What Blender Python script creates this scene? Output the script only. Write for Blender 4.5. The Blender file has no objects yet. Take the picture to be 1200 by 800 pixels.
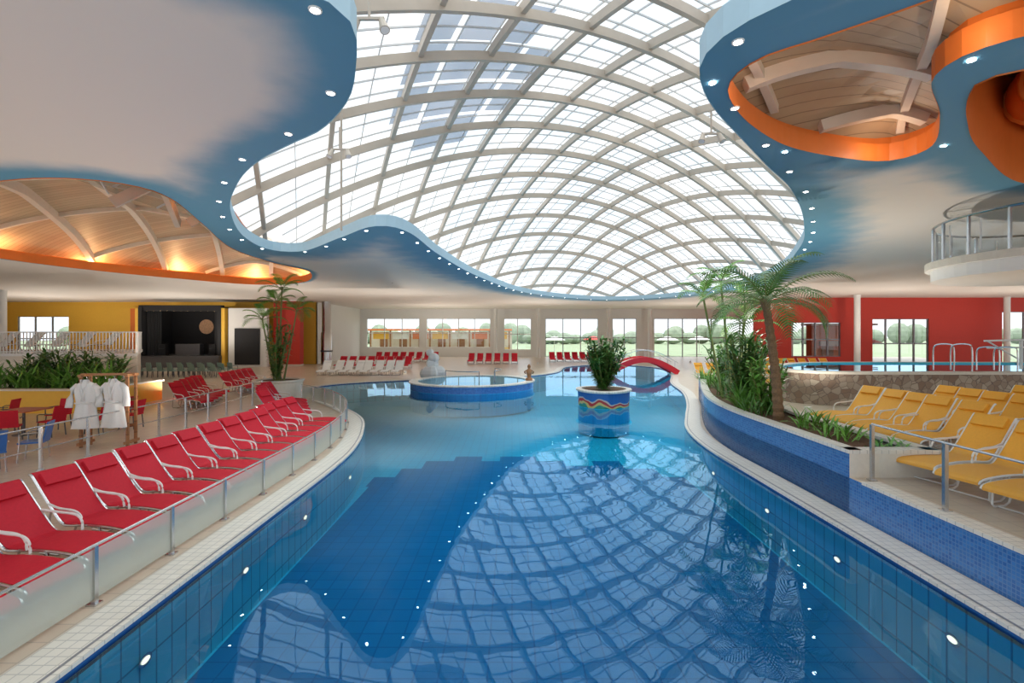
import bpy, math, random
import numpy as np
from mathutils import Vector, Matrix, geometry
random.seed(7)
S = bpy.context.scene
pi = math.pi

# ---------------------------------------------------------------- materials
def newmat(name):
    m = bpy.data.materials.new(name); m.use_nodes = True
    nt = m.node_tree; b = nt.nodes['Principled BSDF']
    return m, nt, b
def col4(c): return (c[0], c[1], c[2], 1)
def coords(nt):
    t = nt.nodes.new('ShaderNodeTexCoord'); return t.outputs['Object']
def mat(name, c, rough=0.5, metal=0.0, var=0.12, scale=6.0, spec=0.5, bump=0.0, emit=None, es=0):
    m, nt, b = newmat(name)
    n = nt.nodes.new('ShaderNodeTexNoise'); n.inputs['Scale'].default_value = scale
    nt.links.new(coords(nt), n.inputs['Vector'])
    mx = nt.nodes.new('ShaderNodeMix'); mx.data_type = 'RGBA'
    mx.inputs[6].default_value = col4([x*(1-var) for x in c]); mx.inputs[7].default_value = col4([min(1, x*(1+var)) for x in c])
    nt.links.new(n.outputs['Fac'], mx.inputs[0]); nt.links.new(mx.outputs[2], b.inputs['Base Color'])
    b.inputs['Roughness'].default_value = rough; b.inputs['Metallic'].default_value = metal
    b.inputs['Specular IOR Level'].default_value = spec
    if bump:
        bp = nt.nodes.new('ShaderNodeBump'); bp.inputs['Strength'].default_value = bump
        nt.links.new(n.outputs['Fac'], bp.inputs['Height']); nt.links.new(bp.outputs[0], b.inputs['Normal'])
    if emit:
        b.inputs['Emission Color'].default_value = col4(emit); b.inputs['Emission Strength'].default_value = es
    return m
def tile(name, c1, c2, grout, w=0.3, h=0.3, rough=0.3, mortar=0.008, axes='XY', offset=0.0, spec=0.5, rz=0.0):
    m, nt, b = newmat(name)
    sep = nt.nodes.new('ShaderNodeSeparateXYZ'); nt.links.new(coords(nt), sep.inputs[0])
    cmb = nt.nodes.new('ShaderNodeCombineXYZ')
    nt.links.new(sep.outputs[axes[0]], cmb.inputs['X']); nt.links.new(sep.outputs[axes[1]], cmb.inputs['Y'])
    br = nt.nodes.new('ShaderNodeTexBrick'); br.offset = offset
    br.inputs['Color1'].default_value = col4(c1); br.inputs['Color2'].default_value = col4(c2); br.inputs['Mortar'].default_value = col4(grout)
    br.inputs['Scale'].default_value = 1; br.inputs['Mortar Size'].default_value = mortar
    br.inputs['Brick Width'].default_value = w; br.inputs['Row Height'].default_value = h
    nt.links.new(cmb.outputs[0], br.inputs['Vector']); nt.links.new(br.outputs['Color'], b.inputs['Base Color'])
    b.inputs['Roughness'].default_value = rough; b.inputs['Specular IOR Level'].default_value = spec
    return m
def glassy(name, tint=(0.9, 0.95, 0.95), gl=0.08, diff=0.0, dc=(0.8, 0.85, 0.85), rough=0.02):
    m = bpy.data.materials.new(name); m.use_nodes = True; nt = m.node_tree
    for n in list(nt.nodes): nt.nodes.remove(n)
    o = nt.nodes.new('ShaderNodeOutputMaterial'); t = nt.nodes.new('ShaderNodeBsdfTransparent'); t.inputs[0].default_value = col4(tint)
    g = nt.nodes.new('ShaderNodeBsdfGlossy'); g.inputs['Roughness'].default_value = rough
    d = nt.nodes.new('ShaderNodeBsdfDiffuse'); d.inputs[0].default_value = col4(dc)
    a = nt.nodes.new('ShaderNodeMixShader'); a.inputs[0].default_value = diff
    nt.links.new(t.outputs[0], a.inputs[1]); nt.links.new(d.outputs[0], a.inputs[2])
    c = nt.nodes.new('ShaderNodeMixShader'); c.inputs[0].default_value = gl
    nt.links.new(a.outputs[0], c.inputs[1]); nt.links.new(g.outputs[0], c.inputs[2]); nt.links.new(c.outputs[0], o.inputs[0])
    return m
def emis(name, c, s):
    m = bpy.data.materials.new(name); m.use_nodes = True; nt = m.node_tree
    for n in list(nt.nodes): nt.nodes.remove(n)
    o = nt.nodes.new('ShaderNodeOutputMaterial'); e = nt.nodes.new('ShaderNodeEmission')
    e.inputs[0].default_value = col4(c); e.inputs[1].default_value = s; nt.links.new(e.outputs[0], o.inputs[0]); return m
def wood(name, c1, c2, axis='X', w=0.14, rough=0.5):
    m, nt, b = newmat(name)
    sep = nt.nodes.new('ShaderNodeSeparateXYZ'); nt.links.new(coords(nt), sep.inputs[0])
    mth = nt.nodes.new('ShaderNodeMath'); mth.operation = 'MULTIPLY'; mth.inputs[1].default_value = 1/w
    nt.links.new(sep.outputs[axis], mth.inputs[0])
    fl = nt.nodes.new('ShaderNodeMath'); fl.operation = 'FLOOR'; nt.links.new(mth.outputs[0], fl.inputs[0])
    wn = nt.nodes.new('ShaderNodeTexWhiteNoise'); wn.noise_dimensions = '1D'; nt.links.new(fl.outputs[0], wn.inputs['W'])
    fr = nt.nodes.new('ShaderNodeMath'); fr.operation = 'FRACT'; nt.links.new(mth.outputs[0], fr.inputs[0])
    gt = nt.nodes.new('ShaderNodeMath'); gt.operation = 'GREATER_THAN'; gt.inputs[1].default_value = 0.08; nt.links.new(fr.outputs[0], gt.inputs[0])
    mx = nt.nodes.new('ShaderNodeMix'); mx.data_type = 'RGBA'; mx.inputs[6].default_value = col4(c1); mx.inputs[7].default_value = col4(c2)
    nt.links.new(wn.outputs['Value'], mx.inputs[0])
    m2 = nt.nodes.new('ShaderNodeMix'); m2.data_type = 'RGBA'; m2.inputs[6].default_value = col4([x*0.6 for x in c1])
    nt.links.new(gt.outputs[0], m2.inputs[0]); nt.links.new(mx.outputs[2], m2.inputs[7]); nt.links.new(m2.outputs[2], b.inputs['Base Color'])
    b.inputs['Roughness'].default_value = rough
    return m

M = {}
M['white'] = mat('white_paint', (0.8, 0.79, 0.76), 0.6, var=0.03)
M['cream'] = mat('cream_stone', (0.72, 0.66, 0.56), 0.5, var=0.08, scale=14)
M['steel'] = mat('brushed_steel', (0.6, 0.6, 0.6), 0.25, 1.0, var=0.05)
M['darksteel'] = mat('dark_steel', (0.12, 0.12, 0.13), 0.4, 0.6)
M['frame'] = mat('grey_window_frame', (0.3, 0.3, 0.32), 0.4, 0.3)
M['red'] = mat('red_sling_fabric', (0.56, 0.012, 0.03), 0.65, var=0.12, scale=30, spec=.3)
M['redwall'] = mat('red_wall_paint', (0.55, 0.035, 0.018), 0.6, var=0.06)
M['redbridge'] = mat('red_lacquer', (0.7, 0.02, 0.04), 0.35, var=0.04)
M['yellow'] = mat('yellow_sling_fabric', (0.88, 0.42, 0.035), 0.6, var=0.08, scale=30)
M['yellowwall'] = mat('yellow_wall_paint', (0.85, 0.5, 0.06), 0.6, var=0.05)
M['orange'] = mat('orange_paint', (0.74, 0.19, 0.03), 0.5, var=0.06)
M['slide'] = mat('orange_slide_fibreglass', (0.75, 0.14, 0.02), 0.25, var=0.05)
M['black'] = mat('black_cloth', (0.012, 0.012, 0.014), 0.7)
M['teal'] = mat('sage_green_fabric', (0.25, 0.38, 0.34), 0.6)
M['whitefab'] = mat('white_fabric', (0.82, 0.82, 0.8), 0.8, var=0.03, scale=20)
M['blueplastic'] = mat('blue_plastic', (0.03, 0.14, 0.45), 0.35)
M['tabletop'] = wood('table_wood', (0.45, 0.1, 0.05), (0.5, 0.14, 0.06))
M['rackwood'] = wood('rack_wood', (0.3, 0.13, 0.05), (0.4, 0.18, 0.07), 'Z', 0.3)
M['vault'] = wood('vault_planks', (0.46, 0.32, 0.2), (0.56, 0.41, 0.26), 'Y', 0.22)
M['rib'] = mat('whitewashed_timber', (0.74, 0.64, 0.52), 0.55, var=0.08, scale=4)
M['beam'] = mat('gridshell_timber', (0.5, 0.435, 0.36), 0.55, var=0.1, scale=3)
M['purlin'] = mat('roof_purlin_grey', (0.6, 0.6, 0.59), 0.5, var=0.03)
M['trunk'] = mat('palm_trunk_fibre', (0.2, 0.12, 0.06), 0.9, var=0.5, scale=25, bump=0.6)
M['stem'] = mat('green_stem', (0.16, 0.2, 0.05), 0.6, var=0.3)
M['leaf'] = mat('palm_leaf', (0.07, 0.19, 0.03), 0.45, var=0.5, scale=3)
M['leaf2'] = mat('bright_leaf', (0.15, 0.36, 0.05), 0.45, var=0.4, scale=3)
M['soil'] = mat('soil_bark', (0.12, 0.06, 0.03), 0.95, var=0.5, scale=30, bump=0.8)
M['grass'] = mat('lawn', (0.3, 0.38, 0.24), 0.9, var=0.3, scale=0.4)
M['hedge'] = mat('tree_foliage', (0.3, 0.37, 0.27), 0.9, var=0.4, scale=0.8, bump=1.0)
M['deck'] = tile('deck_tiles', (0.58, 0.48, 0.37), (0.63, 0.53, 0.41), (0.46, 0.39, 0.31), 0.3, 0.3, 0.28)
M['coping'] = tile('coping_tiles', (0.78, 0.74, 0.66), (0.72, 0.68, 0.6), (0.5, 0.48, 0.44), 0.12, 0.12, 0.3, 0.006)
M['basinfloor'] = tile('turquoise_floor_tiles', (0.02, 0.5, 0.72), (0.025, 0.54, 0.76), (0.015, 0.4, 0.62), 0.3, 0.3, 0.3, 0.012)
M['deep'] = tile('deep_blue_floor_tiles', (0.0, 0.145, 0.36), (0.002, 0.165, 0.4), (0.0, 0.1, 0.28), 0.3, 0.3, 0.3, 0.012)
M['basinwall'] = tile('turquoise_wall_tiles', (0.06, 0.62, 0.76), (0.08, 0.68, 0.82), (0.01, 0.3, 0.45), 0.25, 0.5, 0.3, 0.012, 'YZ')
M['mosaic'] = tile('blue_mosaic', (0.03, 0.12, 0.37), (0.06, 0.21, 0.52), (0.1, 0.22, 0.46), 0.05, 0.05, 0.25, 0.006, 'YZ')
M['mosaicx'] = tile('blue_mosaic_round', (0.03, 0.13, 0.42), (0.06, 0.22, 0.58), (0.1, 0.22, 0.5), 0.06, 0.06, 0.25, 0.006, 'XZ')
M['lip'] = mat('dark_blue_glazed_tile', (0.02, 0.1, 0.3), 0.2)
M['glass'] = glassy('clear_glass', (0.93, 0.96, 0.96), 0.07)
M['frost'] = glassy('frosted_glass', (0.85, 0.93, 0.9), 0.06, 0.6, (0.66, 0.7, 0.62), 0.1)
M['lamp'] = emis('downlight_lens', (1, 0.97, 0.9), 25)
M['uwlamp'] = emis('underwater_lamp_lens', (1, 0.93, 0.75), 1.4)
M['warm'] = emis('warm_lamp_lens', (1, 0.7, 0.35), 4)
M['screen'] = mat('stage_emblem', (0.6, 0.35, 0.2), 0.5, var=0.5, scale=9)

def stone():
    m, nt, b = newmat('natural_stone_wall')
    v = nt.nodes.new('ShaderNodeTexVoronoi'); v.inputs['Scale'].default_value = 5
    nt.links.new(coords(nt), v.inputs['Vector'])
    r = nt.nodes.new('ShaderNodeValToRGB'); r.color_ramp.elements[0].color = (0.26, 0.17, 0.12, 1); r.color_ramp.elements[1].color = (0.5, 0.42, 0.33, 1)
    sp = nt.nodes.new('ShaderNodeSeparateColor'); nt.links.new(v.outputs['Color'], sp.inputs[0]); nt.links.new(sp.outputs[0], r.inputs[0])
    v2 = nt.nodes.new('ShaderNodeTexVoronoi'); v2.feature = 'DISTANCE_TO_EDGE'; v2.inputs['Scale'].default_value = 5
    nt.links.new(coords(nt), v2.inputs['Vector'])
    l = nt.nodes.new('ShaderNodeMath'); l.operation = 'LESS_THAN'; l.inputs[1].default_value = 0.035; nt.links.new(v2.outputs['Distance'], l.inputs[0])
    mx = nt.nodes.new('ShaderNodeMix'); mx.data_type = 'RGBA'; nt.links.new(l.outputs[0], mx.inputs[0]); nt.links.new(r.outputs[0], mx.inputs[6]); mx.inputs[7].default_value = (0.2, 0.15, 0.12, 1)
    nt.links.new(mx.outputs[2], b.inputs['Base Color']); b.inputs['Roughness'].default_value = 0.8
    return m
M['stone'] = stone()
def wavemosaic():
    m, nt, b = newmat('wave_picture_mosaic')
    w = nt.nodes.new('ShaderNodeTexNoise'); w.inputs['Scale'].default_value = 0.9
    sep = nt.nodes.new('ShaderNodeSeparateXYZ'); nt.links.new(coords(nt), sep.inputs[0]); nt.links.new(coords(nt), w.inputs['Vector'])
    a = nt.nodes.new('ShaderNodeMath'); a.operation = 'MULTIPLY_ADD'; a.inputs[1].default_value = 1.0; nt.links.new(w.outputs['Fac'], a.inputs[0]); nt.links.new(sep.outputs['Z'], a.inputs[2])
    r = nt.nodes.new('ShaderNodeValToRGB'); cr = r.color_ramp; cr.interpolation = 'CONSTANT'
    cr.elements[0].position = 0; cr.elements[0].color = (0.03, 0.25, 0.18, 1); cr.elements[1].position = 0.5; cr.elements[1].color = (0.6, 0.45, 0.15, 1)
    for p, c in ((0.58, (0.45, 0.04, 0.04, 1)), (0.68, (0.55, 0.48, 0.4, 1)), (0.74, (0.03, 0.14, 0.42, 1)), (0.76, (0.03, 0.13, 0.4, 1))):
        e = cr.elements.new(p); e.color = c
    nt.links.new(a.outputs[0], r.inputs[0]); nt.links.new(r.outputs[0], b.inputs['Base Color']); b.inputs['Roughness'].default_value = 0.25
    return m
M['wavemosaic'] = wavemosaic()
def ceilpaint():
    m, nt, b = newmat('ceiling_blue_to_white_paint')
    at = nt.nodes.new('ShaderNodeAttribute'); at.attribute_name = 'paint'
    n = nt.nodes.new('ShaderNodeTexNoise'); n.inputs['Scale'].default_value = 1.2; n.inputs['Detail'].default_value = 4
    nt.links.new(coords(nt), n.inputs['Vector'])
    a = nt.nodes.new('ShaderNodeMath'); a.operation = 'MULTIPLY_ADD'; a.inputs[1].default_value = 0.3; nt.links.new(n.outputs['Fac'], a.inputs[0]); nt.links.new(at.outputs['Fac'], a.inputs[2])
    r = nt.nodes.new('ShaderNodeValToRGB'); cr = r.color_ramp; cr.interpolation = 'EASE'
    cr.elements[0].position = 0.42; cr.elements[0].color = (0.11, 0.32, 0.48, 1); cr.elements[1].position = 0.9; cr.elements[1].color = (0.77, 0.72, 0.67, 1)
    nt.links.new(a.outputs[0], r.inputs[0]); nt.links.new(r.outputs[0], b.inputs['Base Color']); b.inputs['Roughness'].default_value = 0.7
    return m
M['ceil'] = ceilpaint()
M['rim'] = mat('rim_light_blue', (0.4, 0.58, 0.68), 0.6, var=0.04)
def water(name, tint, bump=0.0035, ior=1.6, scale=1.1, gc=(.55, .82, 1)):
    m = bpy.data.materials.new(name); m.use_nodes = True; nt = m.node_tree
    for n in list(nt.nodes): nt.nodes.remove(n)
    o = nt.nodes.new('ShaderNodeOutputMaterial'); t = nt.nodes.new('ShaderNodeBsdfTransparent'); t.inputs[0].default_value = col4(tint)
    g = nt.nodes.new('ShaderNodeBsdfGlossy'); g.inputs['Roughness'].default_value = 0.005; g.inputs['Color'].default_value = col4(gc)
    fr = nt.nodes.new('ShaderNodeFresnel'); fr.inputs['IOR'].default_value = ior
    n = nt.nodes.new('ShaderNodeTexNoise'); n.inputs['Scale'].default_value = scale; n.inputs['Detail'].default_value = 2
    nt.links.new(coords(nt), n.inputs['Vector'])
    bp = nt.nodes.new('ShaderNodeBump'); bp.inputs['Strength'].default_value = 1.0; bp.inputs['Distance'].default_value = bump
    nt.links.new(n.outputs['Fac'], bp.inputs['Height'])
    nt.links.new(bp.outputs[0], g.inputs['Normal'])
    mx = nt.nodes.new('ShaderNodeMixShader'); nt.links.new(fr.outputs[0], mx.inputs[0]); nt.links.new(t.outputs[0], mx.inputs[1]); nt.links.new(g.outputs[0], mx.inputs[2])
    nt.links.new(mx.outputs[0], o.inputs[0]); return m
M['water'] = water('pool_water_surface', (0.78, 0.98, 1.0))
def roofpanel():
    m = bpy.data.materials.new('translucent_roof_glazing'); m.use_nodes = True; nt = m.node_tree
    for n in list(nt.nodes): nt.nodes.remove(n)
    o = nt.nodes.new('ShaderNodeOutputMaterial'); t = nt.nodes.new('ShaderNodeBsdfTransparent')
    d = nt.nodes.new('ShaderNodeBsdfTranslucent'); d.inputs[0].default_value = (0.9, 0.92, 0.95, 1)
    br = nt.nodes.new('ShaderNodeTexNoise'); br.inputs['Scale'].default_value = 0.35
    nt.links.new(coords(nt), br.inputs['Vector'])
    r = nt.nodes.new('ShaderNodeValToRGB'); r.color_ramp.elements[0].position = 0.4; r.color_ramp.elements[0].color = (0.62, 0.71, 0.76, 1); r.color_ramp.elements[1].position = 0.6; r.color_ramp.elements[1].color = (0.88, 0.92, 0.93, 1)
    nt.links.new(br.outputs['Fac'], r.inputs[0]); nt.links.new(r.outputs[0], t.inputs[0])
    mx = nt.nodes.new('ShaderNodeMixShader'); mx.inputs[0].default_value = 0.15
    nt.links.new(t.outputs[0], mx.inputs[1]); nt.links.new(d.outputs[0], mx.inputs[2]); nt.links.new(mx.outputs[0], o.inputs[0]); return m
M['roofpanel'] = roofpanel()
M['shade'] = glassy('grey_shade_panel', (0.5, 0.54, 0.6), 0.0, 0.4, (0.5, 0.52, 0.58))

# ---------------------------------------------------------------- mesh builder
class MB:
    def __init__(s): s.v = []; s.f = []; s.m = []; s.mats = []
    def mi(s, k):
        if k not in s.mats: s.mats.append(k)
        return s.mats.index(k)
    def add(s, vs, fs, k):
        o = len(s.v); s.v += [tuple(p) for p in vs]; i = s.mi(k)
        for f in fs: s.f.append(tuple(o+j for j in f)); s.m.append(i)
    def box(s, c, sz, k, rz=0.0, rx=0.0, ry=0.0):
        R = Matrix.Rotation(rz, 3, 'Z') @ Matrix.Rotation(ry, 3, 'Y') @ Matrix.Rotation(rx, 3, 'X'); c = Vector(c)
        vs = [c + R @ Vector((x*sz[0]/2, y*sz[1]/2, z*sz[2]/2)) for z in (-1, 1) for y in (-1, 1) for x in (-1, 1)]
        s.add(vs, [(0, 2, 3, 1), (4, 5, 7, 6), (0, 1, 5, 4), (2, 6, 7, 3), (0, 4, 6, 2), (1, 3, 7, 5)], k)
    def sweep(s, path, prof, k, closed=False, taper=None):
        P = [Vector(p) for p in path]; n = len(P); m = len(prof); vs = []
        for i in range(n):
            a = P[(i-1) % n] if (closed or i > 0) else P[i]; b = P[(i+1) % n] if (closed or i < n-1) else P[i]
            t = (b-a).normalized()
            up = Vector((0, 0, 1)) if abs(t.z) < 0.95 else Vector((1, 0, 0))
            sd = t.cross(up).normalized(); u = sd.cross(t).normalized(); q = taper[i] if taper else 1
            for (x, y) in prof: vs.append(P[i] + sd*x*q + u*y*q)
        fs = []
        for i in range(n if closed else n-1):
            for j in range(m):
                a = i*m+j; b = i*m+(j+1) % m; c = ((i+1) % n)*m+(j+1) % m; d = ((i+1) % n)*m+j
                fs.append((a, b, c, d))
        if not closed: fs += [tuple(range(m-1, -1, -1)), tuple((n-1)*m+j for j in range(m))]
        s.add(vs, fs, k)
    def tube(s, path, r, k, n=8, closed=False, taper=None):
        s.sweep(path, [(r*math.cos(2*pi*j/n), r*math.sin(2*pi*j/n)) for j in range(n)], k, closed, taper)
    def rect(s, path, w, h, k, closed=False):
        s.sweep(path, [(-w/2, -h/2), (w/2, -h/2), (w/2, h/2), (-w/2, h/2)], k, closed)
    def lathe(s, prof, c, k, n=32, wob=None):
        vs = []
        for (r, z) in prof:
            for j in range(n):
                a = 2*pi*j/n; rr = r*(1+(wob(a) if wob else 0)); vs.append((c[0]+rr*math.cos(a), c[1]+rr*math.sin(a), c[2]+z))
        fs = [(i*n+j, i*n+(j+1) % n, (i+1)*n+(j+1) % n, (i+1)*n+j) for i in range(len(prof)-1) for j in range(n)]
        s.add(vs, fs, k)
    def disc(s, c, r, k, n=24, wob=None):
        s.add([(c[0]+r*(1+(wob(2*pi*j/n) if wob else 0))*math.cos(2*pi*j/n), c[1]+r*(1+(wob(2*pi*j/n) if wob else 0))*math.sin(2*pi*j/n), c[2]) for j in range(n)], [tuple(range(n))], k)
    def wallpath(s, path, z0, z1, k, closed=False):
        n = len(path); vs = [(p[0], p[1], z0) for p in path]+[(p[0], p[1], z1) for p in path]
        s.add(vs, [(i, (i+1) % n, n+(i+1) % n, n+i) for i in range(n if closed else n-1)], k)
    def poly(s, path, z, k): s.add([(p[0], p[1], z) for p in path], [tuple(range(len(path)))], k)
    def ribbon(s, pa, pb, za, zb, k, closed=False):
        n = len(pa); vs = [(p[0], p[1], za) for p in pa]+[(p[0], p[1], zb) for p in pb]
        s.add(vs, [(i, (i+1) % n, n+(i+1) % n, n+i) for i in range(n if closed else n-1)], k)
    def obj(s, name, loc=(0, 0, 0), rz=0.0, smooth=False, parent=None):
        me = bpy.data.meshes.new(name); me.from_pydata(s.v, [], s.f)
        for k in s.mats: me.materials.append(M[k])
        me.polygons.foreach_set('material_index', s.m)
        if smooth: me.polygons.foreach_set('use_smooth', [True]*len(s.f))
        me.update()
        o = bpy.data.objects.new(name, me); S.collection.objects.link(o); o.location = loc; o.rotation_euler[2] = rz
        if parent: o.parent = parent
        return o
def inst(o, name, loc, rz=0.0, sc=1.0):
    n = bpy.data.objects.new(name, o.data); S.collection.objects.link(n); n.location = loc; n.rotation_euler[2] = rz; n.scale = (sc, sc, sc); return n

# ---------------------------------------------------------------- 2D helpers
def catmull(P, closed=True, sub=8):
    n = len(P); out = []
    for i in range(n if closed else n-1):
        g = (lambda j: P[j % n]) if closed else (lambda j: P[max(0, min(n-1, j))])
        p0, p1, p2, p3 = g(i-1), g(i), g(i+1), g(i+2)
        for j in range(sub):
            t = j/sub
            out.append(tuple(0.5*((2*p1[k])+(-p0[k]+p2[k])*t+(2*p0[k]-5*p1[k]+4*p2[k]-p3[k])*t*t+(-p0[k]+3*p1[k]-3*p2[k]+p3[k])*t**3) for k in range(len(p1))))
    if not closed: out.append(tuple(P[-1]))
    return out
def resample(P, step, closed=True):
    Q = list(P)+([P[0]] if closed else []); d = [0]
    for a, b in zip(Q, Q[1:]): d.append(d[-1]+math.dist(a, b))
    n = max(3, int(round(d[-1]/step))); out = []
    for i in range(n if closed else n+1):
        t = d[-1]*i/n; j = 0
        while j < len(d)-2 and d[j+1] < t: j += 1
        u = (t-d[j])/max(1e-9, d[j+1]-d[j]); out.append(tuple(Q[j][k]+(Q[j+1][k]-Q[j][k])*u for k in range(len(Q[0]))))
    return out
def area(P): return sum(a[0]*b[1]-b[0]*a[1] for a, b in zip(P, P[1:]+P[:1]))/2
def offset(P, d, closed=True):
    n = len(P); s = 1 if (not closed or area(P) > 0) else -1; out = []
    for i in range(n):
        a = P[(i-1) % n] if closed or i > 0 else P[i]; b = P[(i+1) % n] if closed or i < n-1 else P[i]
        t = Vector((b[0]-a[0], b[1]-a[1])).normalized(); out.append((P[i][0]+t.y*d*s, P[i][1]-t.x*d*s))
    return out   # positive = outward for closed; right-hand side for open
def inside(pts, P):
    x = pts[:, 0]; y = pts[:, 1]; r = np.zeros(len(pts), bool)
    for a, b in zip(P, P[1:]+P[:1]):
        if a[1] == b[1]: continue
        c = ((a[1] > y) != (b[1] > y)) & (x < (b[0]-a[0])*(y-a[1])/(b[1]-a[1])+a[0]); r ^= c
    return r
def dist(pts, P):
    best = np.full(len(pts), 1e9)
    for a, b in zip(P, P[1:]+P[:1]):
        a = np.array(a[:2]); b = np.array(b[:2]); ab = b-a; t = np.clip(((pts-a)@ab)/max(1e-9, ab@ab), 0, 1)
        best = np.minimum(best, np.linalg.norm(pts-(a+t[:, None]*ab), axis=1))
    return best
def region(outer, holes, step, minx, maxx, miny, maxy):
    vs = []; es = []
    for L in [outer]+holes:
        o = len(vs); vs += [Vector(p[:2]) for p in L]; es += [(o+i, o+(i+1) % len(L)) for i in range(len(L))]
    g = np.array([(x, y) for x in np.arange(minx, maxx, step) for y in np.arange(miny, maxy, step)])
    ok = inside(g, outer) & (dist(g, outer) > step*0.4)
    for h in holes: ok &= (~inside(g, h)) & (dist(g, h) > step*0.4)
    vs += [Vector(p) for p in g[ok]]
    V, E, F = geometry.delaunay_2d_cdt(vs, es, [], 0, 1e-4)[:3]
    V = np.array([tuple(v) for v in V]); c = np.array([V[list(f)].mean(axis=0) for f in F])
    ok = inside(c, outer)
    for h in holes: ok &= ~inside(c, h)
    return V, [tuple(f) for f, k in zip(F, ok) if k]
def meshobj(name, V, F, k, smooth=False):
    b = MB(); b.add([tuple(v) for v in V], F, k); return b.obj(name, smooth=smooth)

CH = 6.0   # soffit height
main_o = resample(catmull([(-1.65, 4.46), (-1.55, 4.85), (-1.71, 5.44), (-2.09, 6.33), (-2.78, 7.25), (-3.51, 7.84), (-4.5, 8.7), (-5.52, 9.94), (-6.83, 12.0), (-8.22, 15.1), (-8.66, 17.6), (-7.6, 18.0), (-5.31, 15.4), (-3.81, 13.8), (-3.05, 14.7), (-2.77, 18.9), (-1.79, 26), (0.61, 35.5), (4.3, 41.4), (9.2, 44.6), (13.3, 40.5), (14.4, 33.5), (13.1, 24.9), (10.1, 17.4), (7.9, 13.4), (5.96, 10.5), (4.6, 8.9), (3.6, 7.7), (2.77, 6.7), (2.3, 6.0), (2.08, 5.44), (2.13, 4.97), (2.35, 4.6), (2.7, 4.2), (3.2, 3.2), (3.2, 1), (2, -1.5), (-1.5, -1.5), (-3, 0.8), (-2.7, 3.2), (-2.1, 4.1)]), 0.3)
left_o = resample(catmull([(-10.7, 9.9), (-8.9, 9.56), (-7.8, 9.94), (-7.6, 11.0), (-8.5, 13.6), (-9.9, 17.5), (-10.2, 21.0), (-9.9, 24.2), (-12.2, 29), (-15.8, 30.5), (-18.5, 26.8), (-20, 23.2), (-20.5, 19.8), (-20, 15), (-15, 11)]), 0.3)
right_o = resample(catmull([(2.6, 5.9), (2.87, 6.44), (3.53, 7.19), (4.54, 7.98), (5.88, 8.5), (6.6, 8.53), (6.7, 7.9), (5.88, 6.8), (5.0, 5.9), (4.85, 5.35), (5.14, 4.97), (5.7, 4.6), (5.2, 3.9), (4.1, 4.2), (3.5, 4.7), (3.1, 5.05), (2.7, 5.4)]), 0.2)
slide_o = resample(catmull([(5.73, 6.2), (6.4, 6.96), (7.67, 8.1), (10.3, 9.9), (12, 9.4), (12, 6), (8, 5.2), (6.2, 5.5), (5.6, 5.8)]), 0.25)

# ---------------------------------------------------------------- room shell
X0, X1, Y0, Y1 = -52.0, 50.0, -4.0, 62.0
outer = resample([(X0, Y0), (X1, Y0), (X1, 42), (X1, Y1), (X0, Y1)], 1.5)
V, F = region(outer, [main_o, left_o, right_o, slide_o], 0.45, -22, 20, Y0+.2, 48)
pp = V.copy(); dm = dist(pp, main_o)
w = 1.0+0.13*np.clip(pp[:, 1]-7, 0, 14)
paint = dm/w
for o_, ww in ((left_o, 1.05), (right_o, 1.0), (slide_o, 1.1)):
    paint = np.minimum(paint, dist(pp, o_)/ww*np.where(pp[:, 1] > 20, 3, 1))
paint = np.clip(paint*0.6+0.1, 0, 1)
ceiling = meshobj('ceiling', [(x, y, CH) for x, y in V], F, 'ceil')
at = ceiling.data.attributes.new('paint', 'FLOAT', 'POINT'); at.data.foreach_set('value', paint.astype(np.float32))

b = MB(); b.wallpath(main_o, CH-0.02, CH+0.3, 'rim', True); b.obj('trim_1')
b = MB(); b.wallpath(left_o, CH-0.02, CH+0.38, 'orange', True); b.obj('trim_2')
b = MB(); b.wallpath(right_o, CH-0.02, CH+0.28, 'orange', True); b.obj('trim_3')
b = MB(); b.wallpath(slide_o, CH-0.02, CH+1.9, 'orange', True); b.poly(offset(slide_o, .05), CH+1.9, 'vault'); b.obj('trim_4')

def vault(name, hole, exp, zb, H, L, ribs, rw, rh, step):
    big = resample(offset(hole, exp), step)
    xs = [p[0] for p in big]; ys = [p[1] for p in big]
    V, F = region(big, [], step, min(xs), max(xs), min(ys), max(ys))
    d = dist(V, big)
    z = zb+H*(1-np.exp(-d/L))
    bb = MB(); bb.add([(x, y, q) for (x, y), q in zip(V, z)], F, 'vault'); bb.wallpath(big, CH, zb+0.02, 'orange', True)
    for (ax, ay, bx, by, sc) in ribs:
        pts = np.array([(ax+(bx-ax)*t, ay+(by-ay)*t) for t in np.linspace(0, 1, 60)])
        ins = inside(pts, big); dd = dist(pts, big); path = [(p[0], p[1], zb+H*(1-math.exp(-q/L))-rh*sc*0.45) for p, i, q in zip(pts, ins, dd) if i and q > .12]
        if len(path) > 2: bb.rect(path, rw*sc, rh*sc, 'rib')
    return bb.obj(name)
ribsL = []
for i in range(7): ribsL.append((-27+i*2.9+6, 8, -27+i*2.9-6, 32, 1.0))
for i in range(5): ribsL.append((-24, 9+i*4.6, -4, 14+i*4.6, .55))
vault('timber_vault_ceiling', left_o, 0.7, 6.5, 2.1, 3.4, ribsL, 0.22, 0.32, 0.5)
ribsR = [(2.0, 7.0, 8, 6.2, 1), (3.0, 8.6, 8, 7.7, 1), (2.2, 5.2, 5.4, 9.4, .7), (3.9, 4.2, 7.1, 9.2, .7), (2, 5.4, 7, 4.6, 1)]
vault('timber_vault_ceiling', right_o, 0.12, 6.42, 0.5, 0.8, ribsR, 0.16, 0.18, 0.25)

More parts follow.
